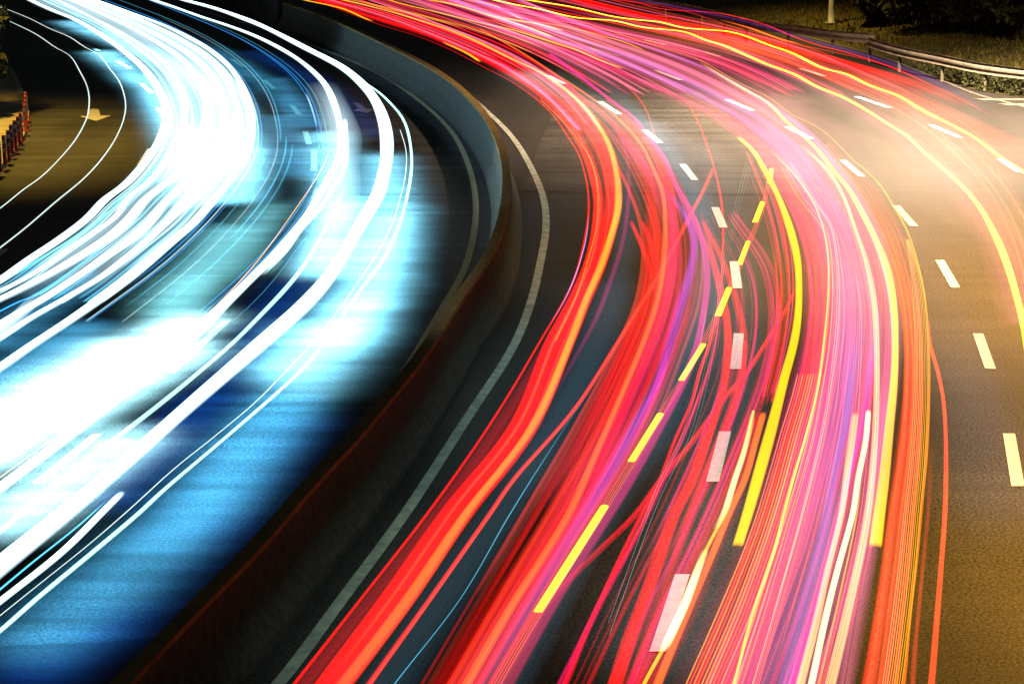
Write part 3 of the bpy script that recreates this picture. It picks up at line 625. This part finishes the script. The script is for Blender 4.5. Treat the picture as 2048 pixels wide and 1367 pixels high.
# --- centre and right: pink, gold and coral lanes
Y1 = [(1476,275),(1506,302),(1526,335),(1543,367),(1561,405),(1581,462),(1594,517),(1598,580),(1595,642),(1587,690),(1568,759),(1546,846),(1522,934),(1496,1026),(1474,1097)]
T('gold trail left of the pair, ending squarely near the bottom', Y1, .14, 'yellow', .62, h=.05, soft=.5, st=.2, fs=.5, fe=.15, z=1.)
Y2 = [(1399,125),(1449,157),(1499,186),(1536,207),(1573,245),(1604,271),(1636,302),(1666,342),(1699,382),(1726,430),(1751,480),(1774,542),(1786,605),(1790,684),(1788,759),(1778,859),(1768,959),(1759,1026),(1750,1099)]
T('gold trail right of the pair, ending squarely near the bottom', Y2, .135, 'yellow', .62, h=.06, soft=.5, st=.2, fs=6, fe=.15, z=1.)
Y3 = [(1000,-20),(1100,25),(1200,56),(1300,90),(1399,121),(1449,150),(1499,177),(1536,195),(1586,232),(1629,252),(1661,275),(1699,315),(1731,342),(1761,372),(1786,412),(1816,467),(1839,542),(1851,605),(1857,684),(1858,784),(1853,909),(1843,1018),(1833,1125),(1821,1225),(1808,1367),(1800,1420)]
T('fine orange line bounding the coral lane on the right', Y3, .045, ('amber','orange'), (.7,.45), h=.04, soft=.8, st=.2)
T('single coral line standing apart on the brown road', [(1856,640),(1860,690),(1873,734),(1886,796),(1891,859),(1892,934),(1890,1026),(1883,1125),(1873,1250),(1863,1367),(1858,1410)], .065, 'coral', .55, h=.04, soft=.4, st=.3, fs=2)
WY1 = [(940,-12),(980,0),(1024,10),(1086,22),(1149,37),(1236,45),(1279,56),(1311,60),(1374,67),(1409,82),(1444,92),(1486,110),(1536,132),(1586,150),(1636,177),(1686,197),(1736,225),(1786,257),(1811,272),(1848,307),(1888,342),(1926,377),(1961,420),(1991,475),(2016,537),(2036,607),(2048,655),(2062,730)]
WY2 = [(990,-14),(1030,-3),(1074,5),(1149,17),(1224,35),(1274,42),(1324,47),(1361,57),(1399,61),(1461,66),(1499,77),(1536,92),(1581,107),(1611,122),(1648,140),(1691,150),(1736,172),(1798,195),(1848,225),(1898,250),(1948,277),(1998,315),(2042,343),(2100,390)]
T('pale yellow trail curving down to the right edge', WY1, .15, ('gold','gold'), 2.6, h=.09, soft=.8, st=.1)
T('wavy yellow trail leaving high on the right edge', WY2, .15, ('gold','gold'), 2.6, h=.09, soft=.8, st=.1)
for lab, P, wd, c, k in [
 ('amber trail at the top ending above the second lane', [(740,-12),(787,5),(887,30),(960,48),(1024,62),(1074,77),(1124,93),(1161,106),(1199,123),(1249,141)], .13, 'amber', .9),
 ('amber trail beneath the long one at the top centre', [(940,36),(1024,50),(1080,62),(1136,82),(1204,107)], .1, 'orange', .8),
 ('slender amber trail ending right of the top centre', [(1030,42),(1089,49),(1136,57),(1186,70),(1236,83),(1291,104)], .1, 'amber', .7),
 ('short thick yellow trail at the top centre', [(960,28),(1024,42),(1074,50),(1129,65)], .16, 'gold', 1.),
 ('tiny yellow flick at the top centre', [(1010,26),(1026,32),(1048,43)], .12, 'gold', .9),
 ('yellow trail entering at the top left of the pink fan', [(820,-8),(849,0),(912,12),(987,36),(1040,52),(1110,78)], .16, 'gold', .9),
 ('short orange flick at the very top', [(900,-6),(924,0),(987,12),(1006,21)], .13, 'amber', .7),
 ('orange trail end beside the outer red lines', [(1440,42),(1504,60),(1536,72),(1570,84),(1602,91)], .2, 'orange', .9),
 ]: T(lab, P, wd, c, k, h=.1, fs=3, fe=.8, soft=.8)
O1 = [(1131,-10),(1174,12),(1236,20),(1274,29),(1349,37),(1399,47),(1460,60),(1530,85),(1600,105),(1680,125),(1760,150),(1850,180),(1930,215)]
O2 = [(1130,-14),(1199,-2),(1274,7),(1324,20),(1399,25),(1449,30),(1499,42),(1536,53),(1586,75),(1636,92),(1686,105),(1736,120),(1786,138),(1873,177),(1936,208),(1985,236)]
O3 = [(1250,2),(1324,14),(1374,25),(1449,50),(1499,67),(1560,84),(1640,100),(1720,118),(1790,138),(1870,162)]
T('outer red line nearest the far guardrail', O2, .09, 'crimson', .8, h=.07, fe=8)
T('red line second from the far guardrail', O1, .12, 'red', .8, h=.08, fe=8)
T('red thread weaving between the outer red lines', O3, .07, 'crimson', .5, h=.06, fe=6)
T('broad red glow under the outer lines', [(1120,-4),(1250,30),(1350,52),(1450,72),(1550,98),(1650,125),(1760,155),(1860,190),(1940,225)], 1.1, 'red', .75, h=.3, soft=.9, st=.6, fs=3, fe=10)
T('coral glow between the yellow trails and the outer lines', [(1300,60),(1400,80),(1500,105),(1600,135),(1700,165),(1800,205),(1900,255),(2000,310),(2090,370)], 2.2, 'coral', .36, h=.3, soft=1, st=.6, fs=6, fe=8)
T('violet glow over the far guardrail', [(1180,-10),(1300,8),(1400,28),(1500,50),(1600,80),(1700,108),(1800,140),(1900,185),(1980,235)], .5, 'violet', .07, z=.9, h=.2, soft=1, st=.5, fe=6)
T('pink glow between the yellow trails', [(1150,28),(1300,60),(1420,90),(1520,130),(1620,175),(1720,225),(1810,285),(1900,365),(1990,470),(2030,560),(2060,660)], 1.0, 'rose', .13, h=.2, soft=1, st=.6, fs=5)

PLA = [(780,-12),(900,30),(1010,75),(1120,110),(1240,160),(1340,200),(1430,245),(1500,300),(1550,370),(1590,450),(1612,530),(1618,620),(1606,700),(1580,800),(1545,920),(1500,1050),(1440,1200),(1370,1367)]
PLB = [(1020,-12),(1110,25),(1230,70),(1350,110),(1450,150),(1540,205),(1620,265),(1690,345),(1740,430),(1775,520),(1795,620),(1796,720),(1785,840),(1766,960),(1745,1080),(1710,1220),(1660,1367)]
def mid(f): 
    ys = [-12,10,40,75,110,150,200,245,300,370,450,530,620,700,800,920,1050,1200,1366]
    return [(a[0]+(b[0]-a[0])*f, a[1]) for a, b in zip(byY(PLA, ys), byY(PLB, ys))]
for f, wd, c, k, lab in [(.12,.55,'pink',(.4,.04),'pink glow along the left of the third lane'),(.35,.6,'lilac',(.4,.1),'magenta glow left of the third lane middle'),(.55,.6,'lilac',(.42,.09),'lilac glow over the third lane middle'),(.75,.6,'rose',(.4,.09),'rose glow right of the third lane middle'),(.92,.4,'lilac',(.35,.07),'lilac glow beside the right gold trail')]:
    T(lab, mid(f), wd, c, k, h=.12, soft=1, st=.6, fs=2)
fan('pink and magenta streaks packed in the third lane', PLA, PLB, 90, ['coral','crimson','magenta','crimson','pink','coral'], .085, .06, h=.05)
fan('fine orange lines over the third lane', [(1560,330),(1600,400),(1645,455),(1656,517),(1656,592),(1648,684),(1616,859),(1568,1026),(1499,1250),(1460,1367),(1445,1410)], [(1640,330),(1690,400),(1712,462),(1731,530),(1748,605),(1753,684),(1751,859),(1736,1026),(1700,1200),(1661,1367),(1652,1410)], 26, ['amber','peach','orange'], .3, .018, h=.02, part=.3)
fan('evenly spaced orange threads fanning out below their common start', [(1593,748),(1581,796),(1561,859),(1536,946),(1512,1025),(1481,1110),(1430,1230),(1369,1367),(1350,1410)], [(1650,748),(1640,796),(1622,859),(1600,946),(1578,1025),(1552,1110),(1512,1230),(1455,1367),(1440,1410)], 11, ['orange','amber'], .5, .02, h=.02, even=True, part=0, kv=.15)
T('bright gold thread left of the pink third lane', [(1540,300),(1586,347),(1624,400),(1646,455),(1656,517),(1656,592),(1648,684),(1636,771),(1616,859),(1586,959),(1568,1026),(1551,1095),(1536,1140),(1499,1250),(1469,1367),(1455,1410)], .04, 'amber', .8, h=.03, soft=.7, fs=3)
T('peach ribbon of lines left of the right gold trail', [(1600,290),(1656,342),(1686,392),(1711,462),(1731,520),(1748,605),(1753,684),(1751,859),(1736,1026),(1712,1150),(1661,1367),(1650,1410)], .1, 'peach', .62, h=.04, soft=.4, st=.6, fq=14, fs=3)
T('peach bar starting abruptly in the lower third lane', [(1711,826),(1704,880),(1696,934),(1683,1026),(1653,1150),(1631,1250),(1601,1367),(1590,1410)], .1, 'peach', .7, h=.04, soft=.6, fs=.25)
T('cream bar starting abruptly beside the peach bar', [(1737,821),(1731,884),(1716,959),(1706,1026),(1676,1137),(1651,1237),(1623,1367),(1612,1410)], .08, 'cream', .9, h=.04, soft=.6, fs=.25)
T('cream flare over the lowest white lane dash', [(1507,822),(1499,862),(1486,912),(1469,962),(1449,1026),(1430,1062)], .085, 'cream', .8, h=.04, soft=.7, fs=2.5, fe=1)
T('bright cream bar leaning across the lowest white dash', [(1412,1100),(1396,1140),(1386,1167),(1369,1212),(1346,1262),(1326,1304)], .1, 'cream', 1.1, h=.05, soft=.6, fs=1, fe=.4)
T('amber thread carrying the cream bars', [(1507,822),(1486,910),(1449,1026),(1406,1114),(1369,1212),(1324,1302),(1289,1367),(1270,1410)], .045, 'amber', .8, h=.03)
T('orange bar right of the lowest white lane dash', [(1527,825),(1511,884),(1490,959),(1459,1026),(1424,1112),(1386,1200),(1349,1287),(1316,1367),(1300,1410)], .11, 'orange', .7, h=.04, soft=.7, st=.4, fs=.25)
T('red haze around the orange bar', [(1510,825),(1490,910),(1450,1026),(1410,1114),(1372,1212),(1330,1302),(1297,1367),(1280,1410)], .32, 'red', .22, h=.05, soft=1, st=.5, fs=.5)
T('magenta glow in the lower third lane', [(1640,700),(1620,800),(1590,920),(1570,1020),(1545,1120),(1500,1250),(1455,1367),(1440,1410)], .6, 'crimson', .22, h=.05, soft=.9, st=.5, fs=3)
T('pink band left of the right gold trail low down', [(1768,700),(1762,850),(1745,1000),(1735,1100),(1715,1220),(1690,1367),(1682,1410)], .22, 'rose', .2, h=.05, soft=.9, st=.5, fs=3)
T('blue seam in the lower third lane', [(1712,640),(1700,760),(1690,850),(1668,950),(1650,1060),(1612,1200),(1570,1367)], .18, 'navy', .4, h=.04, soft=1, st=.5, fs=4)
T('magenta edge right of the blue seam', [(1760,600),(1745,720),(1725,850),(1695,960),(1668,1060),(1632,1200),(1588,1367),(1578,1400)], .12, 'magenta', .35, h=.04, soft=.9, fs=4)
CLA = [(1620,285),(1680,345),(1725,410),(1765,490),(1795,580),(1808,684),(1806,800),(1795,920),(1778,1026),(1755,1190),(1725,1367),(1715,1410)]
CLB = [(a-12,b) for a,b in Y3[8:]]
T('broad coral band right of the gold trails', [(1650,300),(1710,370),(1757,450),(1795,540),(1817,640),(1824,760),(1815,900),(1800,1026),(1782,1190),(1755,1367),(1748,1410)], .3, 'coral', .2, h=.05, soft=.6, st=.5)
fan('coral streaks in the band right of the gold trails', CLA, CLB, 34, ['coral','orange','coral','crimson'], .16, .045)
fan('even orange threads inside the coral band', [(1812,480),(1822,560),(1828,684),(1826,800),(1818,920),(1806,1026),(1788,1190),(1763,1367),(1756,1410)], [(1818,480),(1846,560),(1856,684),(1856,800),(1851,920),(1842,1026),(1828,1190),(1806,1367),(1800,1410)], 9, ['amber','peach'], .45, .014, h=.02, even=True, part=0, kv=.15)
T('faint coral line right of the coral band low down', [(1862,880),(1858,1000),(1846,1130),(1830,1300),(1823,1400)], .07, 'coral', .22, h=.03, soft=.9, fs=5)
fan('crimson streaks left of the left gold trail', [(1480,300),(1520,400),(1545,500),(1552,600),(1540,700),(1520,800)], [(1530,300),(1570,400),(1592,500),(1598,600),(1585,700),(1560,800)], 22, ['crimson','red','pink'], .2, .04)
fan('crimson streaks between the two gold trails', [(1540,340),(1580,420),(1606,500),(1614,600),(1604,700),(1585,800),(1550,920),(1500,1060),(1440,1200),(1370,1367)], [(1590,340),(1640,420),(1670,500),(1680,600),(1680,700),(1670,800),(1650,920),(1620,1060),(1570,1200),(1510,1367)], 40, ['crimson','red','coral','crimson'], .11, .05)
fan('peach streaks drifting to the right edge', [(1500,110),(1620,165),(1740,220),(1830,285),(1920,370),(1985,470),(2020,580)], [(1650,110),(1780,165),(1900,220),(1990,285),(2060,370),(2110,470),(2140,580)], 26, ['peach','coral','rose'], .09, .06, h=.06)
fan('pink and red streaks at the top right of the fan', [(800,-12),(1000,30),(1150,62),(1300,90),(1450,135),(1560,190)], [(1180,-12),(1350,30),(1500,62),(1600,90),(1720,135),(1850,190)], 70, ['crimson','pink','rose','red','coral'], .2, .12, h=.09)
T('soft warm pink haze over the far bend', [(900,0),(1050,50),(1200,100),(1350,150),(1500,205),(1600,260),(1680,330)], 2.4, 'rose', .2, h=.3, soft=1, st=.4, fs=8, fe=12)
T('soft magenta haze along the top of the far bend', [(850,-8),(1000,20),(1150,52),(1300,92),(1450,140),(1560,190),(1640,240)], 1.6, 'pink', .2, h=.3, soft=1, st=.5, fs=8, fe=10)
T('soft red haze at the far start of the first lane', [(600,-10),(750,32),(880,78),(1000,135),(1090,195),(1160,265),(1190,330)], .9, 'crimson', .3, h=.2, soft=1, st=.5, fs=4, fe=8)
fan('fine white streaks filling the white mass', EL, ER, 46, ['white','white','cyan','mint'], .4, .07, z=.65, part=.5)
for f, lab in ((.3,'wide pale glow over the lower left trails'),(.7,'wide pale glow over the lower right of the white mass')):
    T(lab, between(EL, ER, f, [250,300,342,380,420,460,500,550,600]), 1.2, 'white', .25, h=.1, soft=1, st=.5, fs=2, fe=3)
fan('slender amber streaks at the top centre', [(620,-12),(740,14),(860,40),(980,80),(1090,130)], [(900,-12),(1030,16),(1150,45),(1290,90),(1420,135)], 14, ['amber','gold','orange'], .5, .08, h=.08, part=1)
fan('pink and red streaks over the pale road between the first two lanes at the top', [(700,-12),(820,25),(940,62),(1040,98),(1130,145),(1200,190)], [(880,-12),(1000,30),(1110,70),(1220,115),(1330,165),(1420,215)], 44, ['crimson','pink','rose','coral'], .16, .1, h=.08)
T('soft rose haze between the first two lanes at the top', [(780,-8),(900,30),(1010,68),(1110,110),(1210,160),(1290,205)], 1.3, 'rose', .16, h=.2, soft=1, st=.5, fs=4, fe=8)
